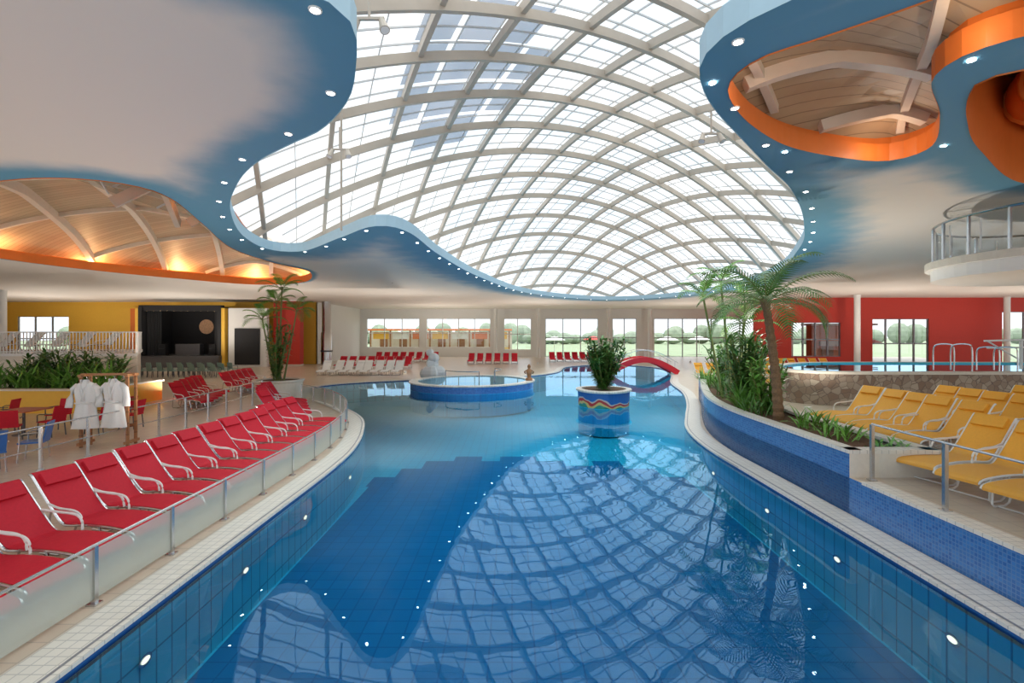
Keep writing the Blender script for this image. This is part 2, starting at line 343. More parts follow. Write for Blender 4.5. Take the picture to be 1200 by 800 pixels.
# ---- gridshell roof
C = np.array((3.5, 21.5)); U = np.array((.24, .97)); Wv = np.array((.97, -.24)); SU, SV, RZ, RH = 26.0, 12.6, 6.15, 5.9
def rr(x, y):
    dx, dy = x-C[0], y-C[1]; u = (dx*U[0]+dy*U[1])/SU; v = (dx*Wv[0]+dy*Wv[1])/SV; return u*u+v*v
def rz_(x, y): return RZ+RH*(1-rr(x, y))
def family(mb, ang, sp, w, h, dz, k, c0=0.0):
    dx, dy = math.cos(ang), math.sin(ang); n = (-dy, dx)
    i = -40
    while i <= 40:
        c = i*sp+c0; path = []
        for t in np.arange(-40, 40, 0.7):
            x = C[0]+n[0]*c+dx*t; y = C[1]+n[1]*c+dy*t
            if rr(x, y) < 1.0: path.append((x, y, rz_(x, y)+dz))
        if len(path) > 2: mb.rect(path, w, h, k)
        i += 1
g = MB(); family(g, math.radians(113), 2.15, 0.14, 0.26, -0.0, 'beam'); family(g, math.radians(28), 2.3, 0.14, 0.26, -0.1, 'beam', 0.6)
g.obj('gridshell_roof_beams')
g = MB(); family(g, math.radians(28), 0.767, 0.035, 0.05, 0.3, 'purlin', .6); family(g, math.radians(113), 1.075, 0.03, 0.05, 0.34, 'purlin')
g.obj('roof_purlins')
g = MB(); nr, na = 24, 96
vs = []
for i in range(nr+1):
    r = 1.0*i/nr
    for j in range(na):
        a = 2*pi*j/na; p = C+U*SU*r*math.cos(a)+Wv*SV*r*math.sin(a); vs.append((p[0], p[1], rz_(p[0], p[1])+0.42))
g.add(vs, [(i*na+j, i*na+(j+1) % na, (i+1)*na+(j+1) % na, (i+1)*na+j) for i in range(nr) for j in range(na)], 'roofpanel')
g.obj('roof_glazing', smooth=True)
g = MB()
dA = np.array((math.cos(math.radians(113)), math.sin(math.radians(113)))); dB = np.array((math.cos(math.radians(28)), math.sin(math.radians(28))))
for ix in range(4):
    for iy in range(4):
        if (ix, iy) in ((3, 0), (0, 3), (3, 3)): continue
        o_ = np.array((-1.9, 11.8))+dB*ix*1.25+dA*iy*2.2
        q = [o_, o_+dB*1.05, o_+dB*1.05+dA*2.0, o_+dA*2.0]
        g.add([(a, c, rz_(a, c)+0.36) for a, c in q], [(0, 1, 2, 3)], 'shade')
g.obj('roof_shade_panels')

# downlights
b = MB(); ring = resample(offset(main_o, 0.22), 1.7)
for p in ring:
    b.lathe([(0.045, -0.012), (0.06, -0.015), (0.065, 0.0)], (p[0], p[1], CH), 'white', 12); b.disc((p[0], p[1], CH-0.013), 0.045, 'lamp', 12)
for p in resample(offset(right_o, 0.2), 3.4): b.disc((p[0], p[1], CH-0.013), 0.04, 'lamp', 12)
b.obj('ceiling_downlights')

# ---------------------------------------------------------------- pool
pool = [(-3.95, 1.0), (-3.95, 4), (-3.95, 8), (-3.95, 11), (-4.1, 13), (-4.55, 15.2), (-5.3, 17.5), (-6.8, 20), (-9, 23), (-11, 26), (-10.3, 29), (-7, 31.3), (-3, 33), (1, 34.5), (3.5, 38), (5, 44), (9, 47), (12.5, 43), (11.5, 36), (9.6, 30), (8.6, 25), (7.4, 21), (6.3, 18), (5.45, 15.5), (5.08, 13), (5.05, 10), (5.05, 6), (5.05, 1.0)]
po = resample(catmull(pool, closed=False, sub=8), 0.3, closed=False)
if area(po) < 0: po = po[::-1]
Z_W = -0.05
BD = -1.2
V, F = region(resample([(X0, Y0), (X1, Y0), (X1, Y1), (X0, Y1)], 2.0), [po], 1.5, X0+1, X1-1, Y0+1, Y1-1)
meshobj('floor', [(x, y, 0) for x, y in V], F, 'deck')
b = MB(); b.wallpath(po, BD, -0.08, 'basinwall', True); b.wallpath(po, -0.12, -0.02, 'lip', True); b.poly(po, BD, 'basinfloor')
dk = [(-3.9, 1.05), (5.0, 1.05), (5.0, 13.2)]
zz = []
x = 5.0; y = 13.2
for (dx, dy) in [(0, 1.2), (-.6, 0), (0, .9), (-.9, 0), (0, .9), (-.9, 0), (0, -.6), (-.9, 0), (0, .6), (-.9, 0), (0, .6), (-1.2, 0), (0, -.6), (-.6, 0), (0, .6), (-.9, 0), (0, -.6), (-.9, 0), (0, -.9), (-.6, 0), (0, -.9), (-.6, 0), (0, -.9), (-.54, 0)]:
    x += dx; y += dy; zz.append((x, y))
dk += zz; dk.append((-3.9, zz[-1][1]))
b.poly(dk, BD+0.01, 'deep')
for yy in (5.3, 7.3, 9.4, 12.0):
    for sx, xx in ((1, -3.95), (-1, 5.05)):
        n = 14; c = (xx+sx*0.03, yy+(.35 if sx < 0 else 0), -0.5)
        b.add([(c[0], c[1]+0.065*math.cos(2*pi*j/n), c[2]+0.035*math.sin(2*pi*j/n)) for j in range(n)], [tuple(range(n))], 'uwlamp')
        b.add([(c[0]-sx*.005, c[1]+0.1*math.cos(2*pi*j/n), c[2]+0.065*math.sin(2*pi*j/n)) for j in range(n)], [tuple(range(n))], 'steel')
b.obj('swimming_pool')
b = MB(); b.poly(po, Z_W, 'water'); b.obj('pool_water')
oo = offset(po, 0.5)
b = MB(); b.ribbon(po, oo, 0.02, 0.02, 'coping', True); b.wallpath(po, -.02, .02, 'coping', True)
b.ribbon(offset(po, .07), offset(po, .1), .024, .024, 'frame', True); b.obj('pool_coping')

# ---------------------------------------------------------------- walls
def wall(name, xa, xb, y, openings, k, H=6.0, th=0.3, facez=None):
    b = MB(); xs = xa
    for (a, c, z0, z1) in sorted(openings):
        if a > xs: b.box(((xs+a)/2, y+th/2, H/2), (a-xs, th, H), k)
        if z0 > 0.01: b.box(((a+c)/2, y+th/2, z0/2), (c-a, th, z0), k)
        b.box(((a+c)/2, y+th/2, (z1+H)/2), (c-a, th, H-z1), k); xs = c
    if xb > xs: b.box(((xs+xb)/2, y+th/2, H/2), (xb-xs, th, H), k)
    return b.obj(name)
wn = [0]
def window(xa, xb, y, z0, z1, nx, nz, k='frame', fw=0.1):
    wn[0] += 1; b = MB()
    for i in range(nx+1): b.box((xa+(xb-xa)*i/nx, y+.15, (z0+z1)/2), (fw, .14, z1-z0), k)
    for i in range(nz+1): b.box(((xa+xb)/2, y+.15, z0+(z1-z0)*i/nz), (xb-xa, .14, fw), k)
    b.add([(xa, y+.16, z0), (xb, y+.16, z0), (xb, y+.16, z1), (xa, y+.16, z1)], [(0, 1, 2, 3)], 'glass')
    return b.obj('window_%d' % wn[0])
opC = [(-18.2, -11.6, 1.2, 4.8), (-10.7, -2.7, 1.2, 4.8), (-1.0, 2.4, 0.9, 4.8), (4.2, 10.8, 0, 4.8), (12.6, 15.6, 0, 4.8), (17.8, 30.4, 0, 4.8)]
wall('wall_far', -19.2, 31.3, 62, opC, 'white')
for (a, c, z0, z1) in opC: window(a, c, 62, z0, z1, max(2, int((c-a)/1.7)), 2, 'white' if c < 3 else 'frame')
wall('wall_back_left', -52, -19, 48, [(-48, -43, 0.3, 4.6)], 'yellowwall')
window(-48, -43, 48, .3, 4.6, 3, 2)
opR = [(23.7, 27.9, 1.0, 3.9), (30.6, 35.4, 0, 4.2), (41.6, 49.4, 0, 4.8)]
wall('wall_back_right', 20.6, 50, 42, opR, 'redwall')
for (a, c, z0, z1) in opR: window(a, c, 42, z0, z1, 4, 2)
b = MB(); b.wallpath([(-19, 48), (-19, 62)], 0, 6, 'white'); b.obj('wall_recess_left')
b = MB(); b.wallpath([(20.6, 42), (31.2, 62)], 0, 6, 'redwall'); b.obj('wall_recess_right')
b = MB(); b.wallpath([(-52, -4), (-52, 48)], 0, 6, 'yellowwall'); b.obj('wall_left')
b = MB()
for i in range(24): b.box((50, -4+i*2, 3), (.12, .12, 6), 'frame')
b.box((50, 19, 5.6), (.2, 46, .8), 'white'); b.box((50, 19, .2), (.2, 46, .4), 'white'); b.obj('wall_right')
def pillar(name, x, y, w, d, h, k):
    b = MB(); b.box((x, y, h/2), (w, d, h), k); b.box((x, y, .08), (w+.04, d+.04, .16), 'cream'); b.box((x, y, h-.06), (w+.05, d+.05, .12), 'white'); return b.obj(name)
pillar('red_pillar', -20.0, 57.5, 1.5, 1.2, 6, 'redwall')
pillar('red_pillar', -20.4, 45.2, 2.4, .8, 6, 'redwall')
def column(x, y, r=0.22, h=6.0):
    b = MB(); b.lathe([(r*1.25, 0), (r*1.25, .12), (r, .2), (r, h-.15), (r*1.2, h)], (0, 0, 0), 'white', 20); return b.obj('round_column', (x, y, 0), smooth=True)
for x, y in ((11.7, 60), (16.7, 60), (3.2, 60), (27.2, 39.0), (31, 55), (41, 41), (-2.0, 60.5), (-35.5, 34.5)): column(x, y)
b = MB(); b.lathe([(.5, 0), (.5, 3), (.42, 3.1), (.42, 6)], (-17.8, 47.5, 0), 'steel', 20); b.lathe([(.55, 1.2), (.55, 1.35)], (-17.8, 47.5, 0), 'darksteel', 20); b.obj('steel_flue_column', smooth=True)

# ---------------------------------------------------------------- exterior
b = MB(); b.add([(-200, 62.4, -.25), (250, 62.4, -.25), (250, 400, -.25), (-200, 400, -.25)], [(0, 1, 2, 3)], 'grass')
b.add([(31.3, 42.4, -.25), (250, 42.4, -.25), (250, 62.4, -.25), (31.3, 62.4, -.25)], [(0, 1, 2, 3)], 'grass'); b.obj('ground_lawn')
b = MB()
for i in range(90):
    x = -130+i*3.4+random.uniform(-1, 1); y = random.uniform(-6, 6); hh = random.uniform(2.4, 5.6)
    b.lathe([(2.6*math.sin(pi*j/7)+.001, hh*(1-math.cos(pi*j/7))/2*1.2) for j in range(8)], (x, y, 0), 'hedge', 9, wob=lambda a, i=i: .18*math.sin(a*4+i))
b.obj('garden_hedge', (0, 150, -.3))
b = MB()
for i in range(8): b.box((-20+i*2.8, 0, 1.8), (.2, .2, 3.6), 'rackwood')
b.box((-10.2, 0, 3.7), (20.4, 2.4, .25), 'orange'); b.box((-10.2, 0, 1.1), (19.8, .1, .15), 'yellowwall'); b.box((-10.2, 2, 1.7), (20.4, .2, 3.4), 'cream')
for i in range(7):
    b.box((-18.6+i*2.8, .3, 2.9), (2.2, .08, 1.0), ('yellowwall', 'whitefab', 'orange')[i % 3]); b.box((-18.6+i*2.8, 1.85, 1.3), (1.1, .1, 2.2), 'rackwood')
b.obj('outdoor_pavilion', (0, 70, -.25))
def parasol(x, y, k):
    b = MB(); b.tube([(0, 0, 0), (0, 0, 2.6)], .04, 'white', 8); b.lathe([(1.6, 2.25), (.9, 2.55), (.05, 2.8)], (0, 0, 0), k, 12); b.lathe([(.35, 0), (.35, .1), (.05, .14)], (0, 0, 0), 'cream', 14); return b.obj('garden_parasol', (x, y, -.25))
for x, y, k in ((6, 70, 'whitefab'), (12, 73, 'redwall'), (22, 70, 'whitefab'), (28, 74, 'whitefab'), (37, 52, 'redwall'), (50, 55, 'whitefab')): parasol(x, y, k)
b = MB(); b.box((0, 0, 2), (6, 1, 4), 'orange'); b.box((0, -.6, 2.2), (4.6, .2, .5), 'white'); b.box((-1.5, -.6, 1), (1.1, .1, 2), 'rackwood'); b.box((0, 0, 4.1), (6.6, 1.8, .2), 'cream'); b.obj('outdoor_kiosk', (33, 50, -.25))

# ---------------------------------------------------------------- loungers
def lounger(name, fab, frame):
    b = MB()
    prof = [(0.0, .30), (.08, .355), (.45, .385), (.85, .375), (1.15, .345), (1.28, .38), (1.45, .55), (1.65, .78), (1.82, .98), (1.87, 1.0)]
    pr = catmull(prof, False, 3); n = len(pr)
    ww = .56
    vs = []
    for (x, z) in pr:
        vs += [(x, -ww/2, z), (x, ww/2, z), (x, ww/2, z-.035), (x, -ww/2, z-.035)]
    fs = []
    for i in range(n-1):
        for j in range(4): fs.append((i*4+j, i*4+(j+1) % 4, (i+1)*4+(j+1) % 4, (i+1)*4+j))
    fs += [(0, 3, 2, 1), (n*4-4, n*4-3, n*4-2, n*4-1)]
    b.add(vs, fs, fab)
    for s in (-1, 1):
        y = s*.295
        b.tube([(x, y, z-.02) for x, z in pr], .017, frame, 6)
        b.tube([(.22, y, .35), (.2, y, .05), (.24, y, .018), (.42, y, .018), (.5, y, .06), (.6, y, .36)], .015, frame, 6)
        b.tube([(1.0, y, .35), (1.12, y, .05), (1.2, y, .018), (1.5, y, .018), (1.55, y, .06), (1.5, y, .35), (1.46, y, .55)], .015, frame, 6)
        b.tube(catmull([(.85, y*1.1, .37), (.88, y*1.12, .5), (1.0, y*1.14, .56), (1.25, y*1.14, .57), (1.5, y*1.02, .6)], False, 4), .016, 'white', 6)
    for x in (.3, 1.35): b.tube([(x, -.295, .018), (x, .295, .018)], .013, frame, 6)
    b.box((1.72, 0, .9), (.2, .46, .05), fab, ry=-math.radians(48))
    return b
def place(name, fab, frame, spots):
    b = lounger(name, fab, frame); o = None
    for (x, y, z, r) in spots:
        if o is None: o = b.obj(name, (x, y, z), r)
        else: inst(o, name, (x, y, z), r)
red = []
for i in range(17): red.append((-4.98-(0.2 if i > 13 else 0), 3.2+i*.74, 0, math.radians(167+random.uniform(-3, 3))))
for i in range(5): red.append((-6.9-i*.35, 16.6+i*.75, 0, math.radians(165+random.uniform(-4, 4))))
for i in range(5): red.append((-12.0-i*.3, 19.5+i*.8, 0, math.radians(160)))
for i in range(5): red.append((-13.0-i*.1, 24.6+i*.75, 0, math.radians(160)))
for i in range(8): red.append((-14.5+i*.8, 41, 0, math.radians(90)))
for i in range(7): red.append((4.2+i*.8, 50.5, 0, math.radians(90)))
for i in range(8): red.append((-14+i*.85, 50.5, 0, math.radians(90)))
for i in range(6): red.append((-4+i*.85, 47.5, 0, math.radians(90)))
place('red_sun_lounger', 'red', 'steel', red)
yel = []
def yr(x, y, n, st=.72, z=.6, a=14):
    for i in range(n): yel.append((x, y+i*st, z, math.radians(a+random.uniform(-3, 3))))
yr(6.45, 3.5, 7, .74); yr(8.6, 4.2, 7, .72); yr(7.75, 9.75, 5, .68); yr(9.8, 9.3, 6, .68); yr(10.7, 4.3, 6, .72); yr(11.9, 9.2, 6, .68)
for i in range(8): yel.append((12.5+i*.8, 31.5, 0, math.radians(90)))
for i in range(10): yel.append((17.0+i*.85, 37.5, 0, math.radians(90)))
for i in range(9): yel.append((12.8+i*.8, 27.5, 0, math.radians(90)))
place('yellow_sun_lounger', 'yellow', 'whitefab', yel)
place('white_sun_lounger', 'whitefab', 'steel', [(-13.4+i*.74, 34.6, 0, math.radians(90+random.uniform(-4, 4))) for i in range(8)])

# ---------------------------------------------------------------- balustrades
def balustrade(name, path, z, h, glass=True, step=1.25, k='frost', rail='steel', gh0=.06):
    P = resample(path, step, False); b = MB()
    for p in P: b.box((p[0], p[1], z+h/2), (.05, .05, h), rail); b.box((p[0], p[1], z+.01), (.11, .11, .02), rail)
    fine = resample(path, .3, False)
    b.tube([(p[0], p[1], z+h+.01) for p in fine], .018, rail, 8)
    if glass: b.wallpath(fine, z+gh0, z+h-.03, k)
    else: b.tube([(p[0], p[1], z+h*.5) for p in fine], .012, rail, 6)
    return b.obj(name)
balustrade('glass_balustrade', catmull([(-4.62, 3.0), (-4.62, 8), (-4.65, 11.5), (-4.85, 13.8), (-5.3, 15.8), (-6.1, 18), (-7.6, 20.5), (-9.6, 22.6)], False, 8), 0, .64)
balustrade('steel_guard_rail', catmull([(-10.3, 6), (-10.3, 10), (-10.3, 16), (-10.5, 19), (-10.9, 21.6)], False, 6), 0, .95, False)
balustrade('glass_balustrade', [(5.8, 2.5), (5.8, 7.9), (5.82, 8.0)], .62, .9, True, 1.36, 'glass')

# ---------------------------------------------------------------- right terrace + mosaic wall + planter
wp = resample(catmull([(5.6, 1), (5.6, 6), (5.6, 10), (5.62, 12.8), (6.0, 15.2), (6.9, 18), (8.0, 21), (9.1, 24.5)], False, 8), .3, False)
low = [p for p in wp if p[1] < 22.6]
b = MB(); tp = low+[(30, 22.6), (30, 1)]
b.poly(tp, .6, 'deck'); b.wallpath(low, 0, .6, 'mosaic'); b.wallpath([low[-1], (30, 22.6)], 0, .6, 'cream')
near = [p for p in wp if p[1] < 8.2]
b.rect([(p[0]+.14, p[1], .6) for p in near], .3, .05, 'coping'); b.obj('raised_terrace')
pl = [p for p in wp if 8.0 < p[1] < 22.5]; bk = [(p[0]+(1.5 if p[1] < 12 else 1.5+.12*(p[1]-12)), p[1]) for p in pl]
b = MB(); b.wallpath(pl, 0, 1.02, 'mosaic'); b.wallpath(bk, .6, 1.02, 'cream')
b.wallpath([pl[0], bk[0]], .0, 1.02, 'cream'); b.wallpath([pl[-1], bk[-1]], 0, 1.02, 'cream')
b.rect([(p[0]+.1, p[1], 1.03) for p in pl], .24, .06, 'coping'); b.rect([(p[0]-.1, p[1], 1.03) for p in bk], .24, .06, 'coping')
b.rect([(pl[0][0], pl[0][1]+.1, 1.03), (bk[0][0], bk[0][1]+.1, 1.03)], .24, .06, 'coping')
n = len(pl); b.add([(p[0]+.1, p[1], .96) for p in pl]+[(p[0]-.1, p[1], .96) for p in bk], [(i, i+1, n+i+1, n+i) for i in range(n-1)], 'soil')
b.obj('mosaic_planter_bed')
hp = resample(catmull([(9.9, 16.8), (9.6, 17.6), (10.2, 19.5), (13, 21.8), (18, 22), (24, 21.5), (25.5, 18.5), (24, 16.6), (18, 16.2), (13, 16.2), (11, 16.3)]), .4)
b = MB(); b.wallpath(hp, .6, 1.68, 'stone', True); b.ribbon(offset(hp, .06), offset(hp, -.4), 1.72, 1.72, 'cream', True); b.wallpath(offset(hp, .06), 1.64, 1.72, 'cream', True)
b.wallpath(offset(hp, -.4), 1.2, 1.72, 'basinwall', True); b.poly(offset(hp, -.4), 1.2, 'basinfloor'); b.poly(offset(hp, -.4), 1.66, 'water'); b.obj('stone_hot_pool')
def handrail(x, y, z, r=0.0, h=.9, L=.8):
    b = MB()
    for s in (-.3, .3):
        b.tube(catmull([(0, s, 0), (0, s, h*.8), (.12, s, h), (L-.15, s, h*.98), (L, s, h*.75), (L, s, 0)], False, 4), .022, 'steel', 8)
    return b.obj('pool_handrail', (x, y, z), r)
handrail(14.9, 16.35, 1.72, pi/2); handrail(16.4, 16.35, 1.72, pi/2, .8)
b = MB(); b.tube([(0, 0, 0), (0, 0, 1.0)], .05, 'white', 8); b.rect([(-1.3, 0, 1.0), (1.5, 0, 1.08)], .06, .06, 'white'); b.rect([(-1.2, 0, .75), (1.4, 0, .8)], .05, .05, 'white')
b.tube([(1.4, 0, 1.05), (1.4, 0, .3)], .03, 'white', 8); b.box((1.4, 0, .3), (.5, .45, .06), 'white'); b.box((1.62, 0, .55), (.05, .45, .5), 'white'); b.tube([(-1.2, 0, 1.0), (0, 0, .3)], .025, 'white', 6)
b.obj('pool_access_lift', (18.0, 17.5, 1.72))

# ---------------------------------------------------------------- plants
def rach(p, az, el, L, droop, n):
    pts = [Vector(p)]; e = el; step = L/n
    for i in range(n):
        pts.append(pts[-1]+Vector((math.cos(az)*math.cos(e), math.sin(az)*math.cos(e), math.sin(e)))*step); e -= droop/n*(0.4+1.2*i/n)
    return pts
def leaf(b, p, az, el, L, w, droop, k, n=4):
    pts = rach(p, az, el, L, droop, n); sd = Vector((-math.sin(az), math.cos(az), 0)); vs = []
    for i, q in enumerate(pts):
        t = i/n; ww = w*(0.35+1.3*t if t < .5 else 2.0*(1-t))*.5
        vs += [q+sd*ww, q-sd*ww]
    b.add(vs, [(2*i, 2*i+1, 2*i+3, 2*i+2) for i in range(n)], k)
def frond(b, p, az, el, L, droop, lw, ll, k, n=22, rk='stem'):
    pts = rach(p, az, el, L, droop, n); b.tube(pts, .016, rk, 4, taper=[1-.8*i/n for i in range(n+1)])
    for i in range(3, n+1):
        t = i/n; q = pts[i]; d = (pts[i]-pts[i-1]).normalized(); l = ll*math.sin(pi*min(1, .18+.78*t))**.7
        for s in (-1, 1):
            sd = Vector((-math.sin(az), math.cos(az), 0))*s
            v = (sd*.8+d*.65+Vector((0, 0, .12))).normalized(); tip = q+v*l+Vector((0, 0, -.35*l)); mid = q+v*l*.5+Vector((0, 0, -.02*l))
            wv = d*lw
            b.add([q-wv*.5, q+wv*.5, mid+wv*.6, mid-wv*.6, tip], [(0, 1, 2, 3), (3, 2, 4)], k)
def palm(name, loc, h, lean, L, nf=18, k='leaf'):
    b = MB(); N = 30; path = [(lean[0]*(i/N)**1.5, lean[1]*(i/N)**1.5, h*i/N) for i in range(N+1)]
    b.tube(path, .09, 'trunk', 12, taper=[(1.3-.4*i/N)*(1.12 if i % 2 else .92) for i in range(N+1)])
    top = Vector(path[-1])
    for i in range(8):
        a = i*2.4; b.tube([top+Vector((0, 0, -.25)), top+Vector((math.cos(a)*.11, math.sin(a)*.11, .12))], .04, 'trunk', 5)
    for i in range(nf):
        az = i*2.399; el = 1.25-1.35*(i/nf)+random.uniform(-.1, .1)
        frond(b, top, az, el, L*random.uniform(.85, 1.08), 1.7+random.uniform(-.2, .3), .03, L*.3, k, 24)
    return b.obj(name, loc)
def bush(name, loc, n, L, r, k='leaf', w=.07, el=(.5, 1.4)):
    b = MB()
    for i in range(n):
        az = random.uniform(0, 2*pi); q = r*math.sqrt(random.random()); a2 = random.uniform(0, 2*pi)
        leaf(b, (q*math.cos(a2), q*math.sin(a2), 0), az, random.uniform(*el), L*random.uniform(.6, 1.1), w, random.uniform(.8, 1.9), k, 5)
    return b.obj(name, loc)
def shrub(name, loc, h, R, nst, k='leaf2', ll=.22, lw=.09, per=26, z0=.15):
    b = MB()
    for s in range(nst):
        a = random.uniform(0, 2*pi); rr_ = R*random.uniform(.2, 1); e = (math.cos(a)*rr_, math.sin(a)*rr_); hh = h*random.uniform(.6, 1)
        N = 8; pt = [Vector((e[0]*(i/N)**.8, e[1]*(i/N)**.8, hh*i/N)) for i in range(N+1)]; b.tube(pt, .018, 'stem', 5)
        for j in range(per):
            t = random.uniform(z0, 1); q = pt[min(N-1, int(t*N))].lerp(pt[min(N, int(t*N)+1)], t*N-int(t*N))
            leaf(b, q, random.uniform(0, 2*pi), random.uniform(-.2, .9), ll*random.uniform(.7, 1.3), lw, 1.0, k, 3)
    return b.obj(name, loc)
def featherpalm(name, loc, stems, k='leaf2', L=1.5, rk='stem'):
    b = MB()
    for (x, y, h, lx, ly, nf) in stems:
        path = [(x+lx*(i/8), y+ly*(i/8), h*i/8) for i in range(9)]; b.tube(path, .045, 'stem', 8, taper=[1-.04*i for i in range(9)])
        for i in range(nf): frond(b, path[-1], i*2.399+x*7, 1.3-1.3*i/nf, L*random.uniform(.7, 1), 1.5, .045, L*.26, k, 14, rk)
    return b.obj(name, loc)
palm('palm_tree', (6.3, 11.7, .96), 2.75, (-.25, .1), 1.85, 20)
featherpalm('feather_palm', (6.8, 15.3, .96), [(0, 0, 3.6, -.3, .1, 8), (.25, .2, 2.9, .3, .1, 7), (-.2, .2, 3.2, -.5, .3, 7), (0, -.2, 2.3, .1, -.4, 7)], 'leaf2', 1.3)
shrub('dracaena_shrub', (6.6, 14.0, .96), 2.0, .85, 26, 'leaf', .45, .09, 34, .1)
shrub('ficus_shrub', (6.65, 12.9, .96), 1.35, .65, 18, 'leaf2', .25, .11, 34, .05)
shrub('ficus_shrub', (7.9, 17.0, .96), 1.9, .95, 24, 'leaf', .32, .11, 34, .05)
shrub('ficus_shrub', (8.6, 20.0, .96), 1.6, .9, 18, 'leaf2', .3, .1, 30, .05)
for (x, y, n, L) in ((6.3, 9.6, 40, .55), (6.5, 10.6, 50, .6), (6.2, 12.4, 60, .7), (6.9, 15.9, 60, .9), (7.6, 18.6, 60, .9), (8.3, 21, 60, .9), (6.6, 8.8, 30, .35)):
    bush('grassy_bush', (x, y, .96), n, L, .35, random.choice(['leaf', 'leaf2']), .05)
bush('striped_dracaena', (6.3, 13.5, .96), 50, 1.1, .2, 'leaf2', .06)

b = MB(); b.lathe([(1.0, 0), (1.05, .75), (1.12, .8), (1.12, .86), (.92, .86), (.92, .78)], (0, 0, 0), 'cream', 36); b.disc((0, 0, .8), .93, 'soil', 36); b.obj('round_planter', (-10.8, 22.9, 0))
featherpalm('tall_feather_palm', (-10.8, 22.9, .8), [(0, 0, 4.2, .15, 0, 10), (.2, .1, 3.2, .5, .2, 9), (-.2, 0, 2.8, -.5, -.1, 9), (0, .2, 3.6, -.3, .2, 9)], 'leaf2', 1.3)
shrub('ficus_shrub', (-10.8, 22.7, .8), 2.7, .8, 20, 'leaf', .3, .11, 30, .05)

wob = lambda a: .04*math.sin(3*a+.5)
b = MB(); b.lathe([(1.05, -1.15), (1.05, -.04)], (0, 0, 0), 'basinfloor', 40, wob); b.lathe([(1.05, -.04), (1.08, .56)], (0, 0, 0), 'wavemosaic', 40, wob); b.lathe([(1.08, .56), (1.15, .58), (1.16, .64), (1.14, .67), (.92, .67), (.92, .6)], (0, 0, 0), 'coping', 40, wob)
b.disc((0, 0, .62), .93, 'soil', 40, wob); b.obj('island_planter', (3.85, 20.8, 0))
shrub('ficus_shrub', (3.85, 20.8, .62), 2.2, .95, 60, 'leaf', .34, .12, 42, .05)

# ---------------------------------------------------------------- round whirlpool basin
b = MB(); R = 3.4; wb = lambda a: .03*math.sin(2*a)
b.lathe([(R, -1.15), (R, -.04)], (0, 0, 0), 'basinfloor', 60, wb); b.lathe([(R, -.04), (R, .3)], (0, 0, 0), 'mosaicx', 60, wb)
b.lathe([(R, .3), (R+.08, .31), (R+.08, .37), (R-.4, .37), (R-.4, -.2)], (0, 0, 0), 'coping', 60, wb); b.disc((0, 0, -.2), R-.38, 'basinfloor', 60, wb); b.disc((0, 0, .32), R-.38, 'water', 60, wb)
for a0 in (0, .5): b.tube([(math.cos(t)*1.6, math.sin(t)*1.6, .95) for t in np.linspace(3.6+a0*4, 5.0+a0*4, 14)], .025, 'steel', 8)
for t in (3.6, 5.0, 5.6, 7.0): b.tube([(math.cos(t)*1.6, math.sin(t)*1.6, -.2), (math.cos(t)*1.6, math.sin(t)*1.6, .95)], .025, 'steel', 8)
b.obj('round_whirlpool', (-2.2, 27.8, 0))
b = MB()
for i, (x, y, z, r) in enumerate(((0, 0, .4, .6), (0, 0, -.5, .7), (.35, .1, .5, .45), (-.35, .1, .4, .45), (0, .1, 1.0, .45), (.1, 0, 1.4, .34), (-.15, .1, 1.75, .24))):
    b.lathe([(r*math.sin(pi*j/8)+.001, -r*math.cos(pi*j/8)) for j in range(9)], (x, y, z), 'white', 12, wob=lambda a, i=i: .12*math.sin(a*4+i))
b.obj('rock_fountain', (-5.1, 31.6, .0))
b = MB(); b.lathe([(.32, 0), (.3, .2), (.16, .28), (.2, .5), (.26, .72), (.2, .95), (.1, 1.05), (.15, 1.18), (.15, 1.3), (.08, 1.42), (.001, 1.46)], (0, 0, 0), 'rackwood', 16)
b.tube(catmull([(.2, 0, .9), (.4, .1, .75), (.3, .2, .6)], False, 4), .06, 'rackwood', 6); b.tube(catmull([(-.2, 0, .9), (-.4, .1, .75), (-.3, .2, .6)], False, 4), .06, 'rackwood', 6)
o = b.obj('bronze_fountain_figure', (.95, 27.5, .37), smooth=True); o.scale = (.62, .62, .62)
# red footbridge
b = MB(); ts = np.linspace(0, 1, 20)
arc = lambda y, dz=0: [(7.1+4.9*t, y, .12+dz+.95*math.sin(pi*t)) for t in ts]
for y in (-.8, .8): b.rect(arc(y), .14, .4, 'redbridge'); b.tube(arc(y, .7), .022, 'steel', 6)
for y in (-.8, .8):
    for t in np.linspace(.05, .95, 9): b.tube([(7.1+4.9*t, y, .2+.95*math.sin(pi*t)), (7.1+4.9*t, y, .82+.95*math.sin(pi*t))], .015, 'steel', 6)
b.rect(arc(0, .02), 1.6, .08, 'cream'); b.obj('red_footbridge', (0, 36.5, 0))

# ---------------------------------------------------------------- left side furniture
def chair(name, seat, k2, spots):
    b = MB()
    b.box((0, 0, .44), (.46, .44, .035), seat)
    bp = [(-.2, .44), (-.235, .6), (-.27, .78), (-.3, .9)]
    vs = []
    for (x, z) in bp: vs += [(x, -.21, z), (x, .21, z), (x-.03, .21, z), (x-.03, -.21, z)]
    b.add(vs, [(i*4+j, i*4+(j+1) % 4, (i+1)*4+(j+1) % 4, (i+1)*4+j) for i in range(3) for j in range(4)]+[(12, 13, 14, 15)], seat)
    for x in (-.19, .19):
        for y in (-.2, .2): b.tube([(x, y, .44), (x*1.18, y*1.08, 0)], .017, k2, 6)
    for y in (-.24, .24): b.tube([(.18, y, .44), (.18, y, .64), (.1, y, .67), (-.24, y, .67)], .016, k2, 6)
    o = None
    for (x, y, z, r) in spots:
        if o is None: o = b.obj(name, (x, y, z), r)
        else: inst(o, name, (x, y, z), r)
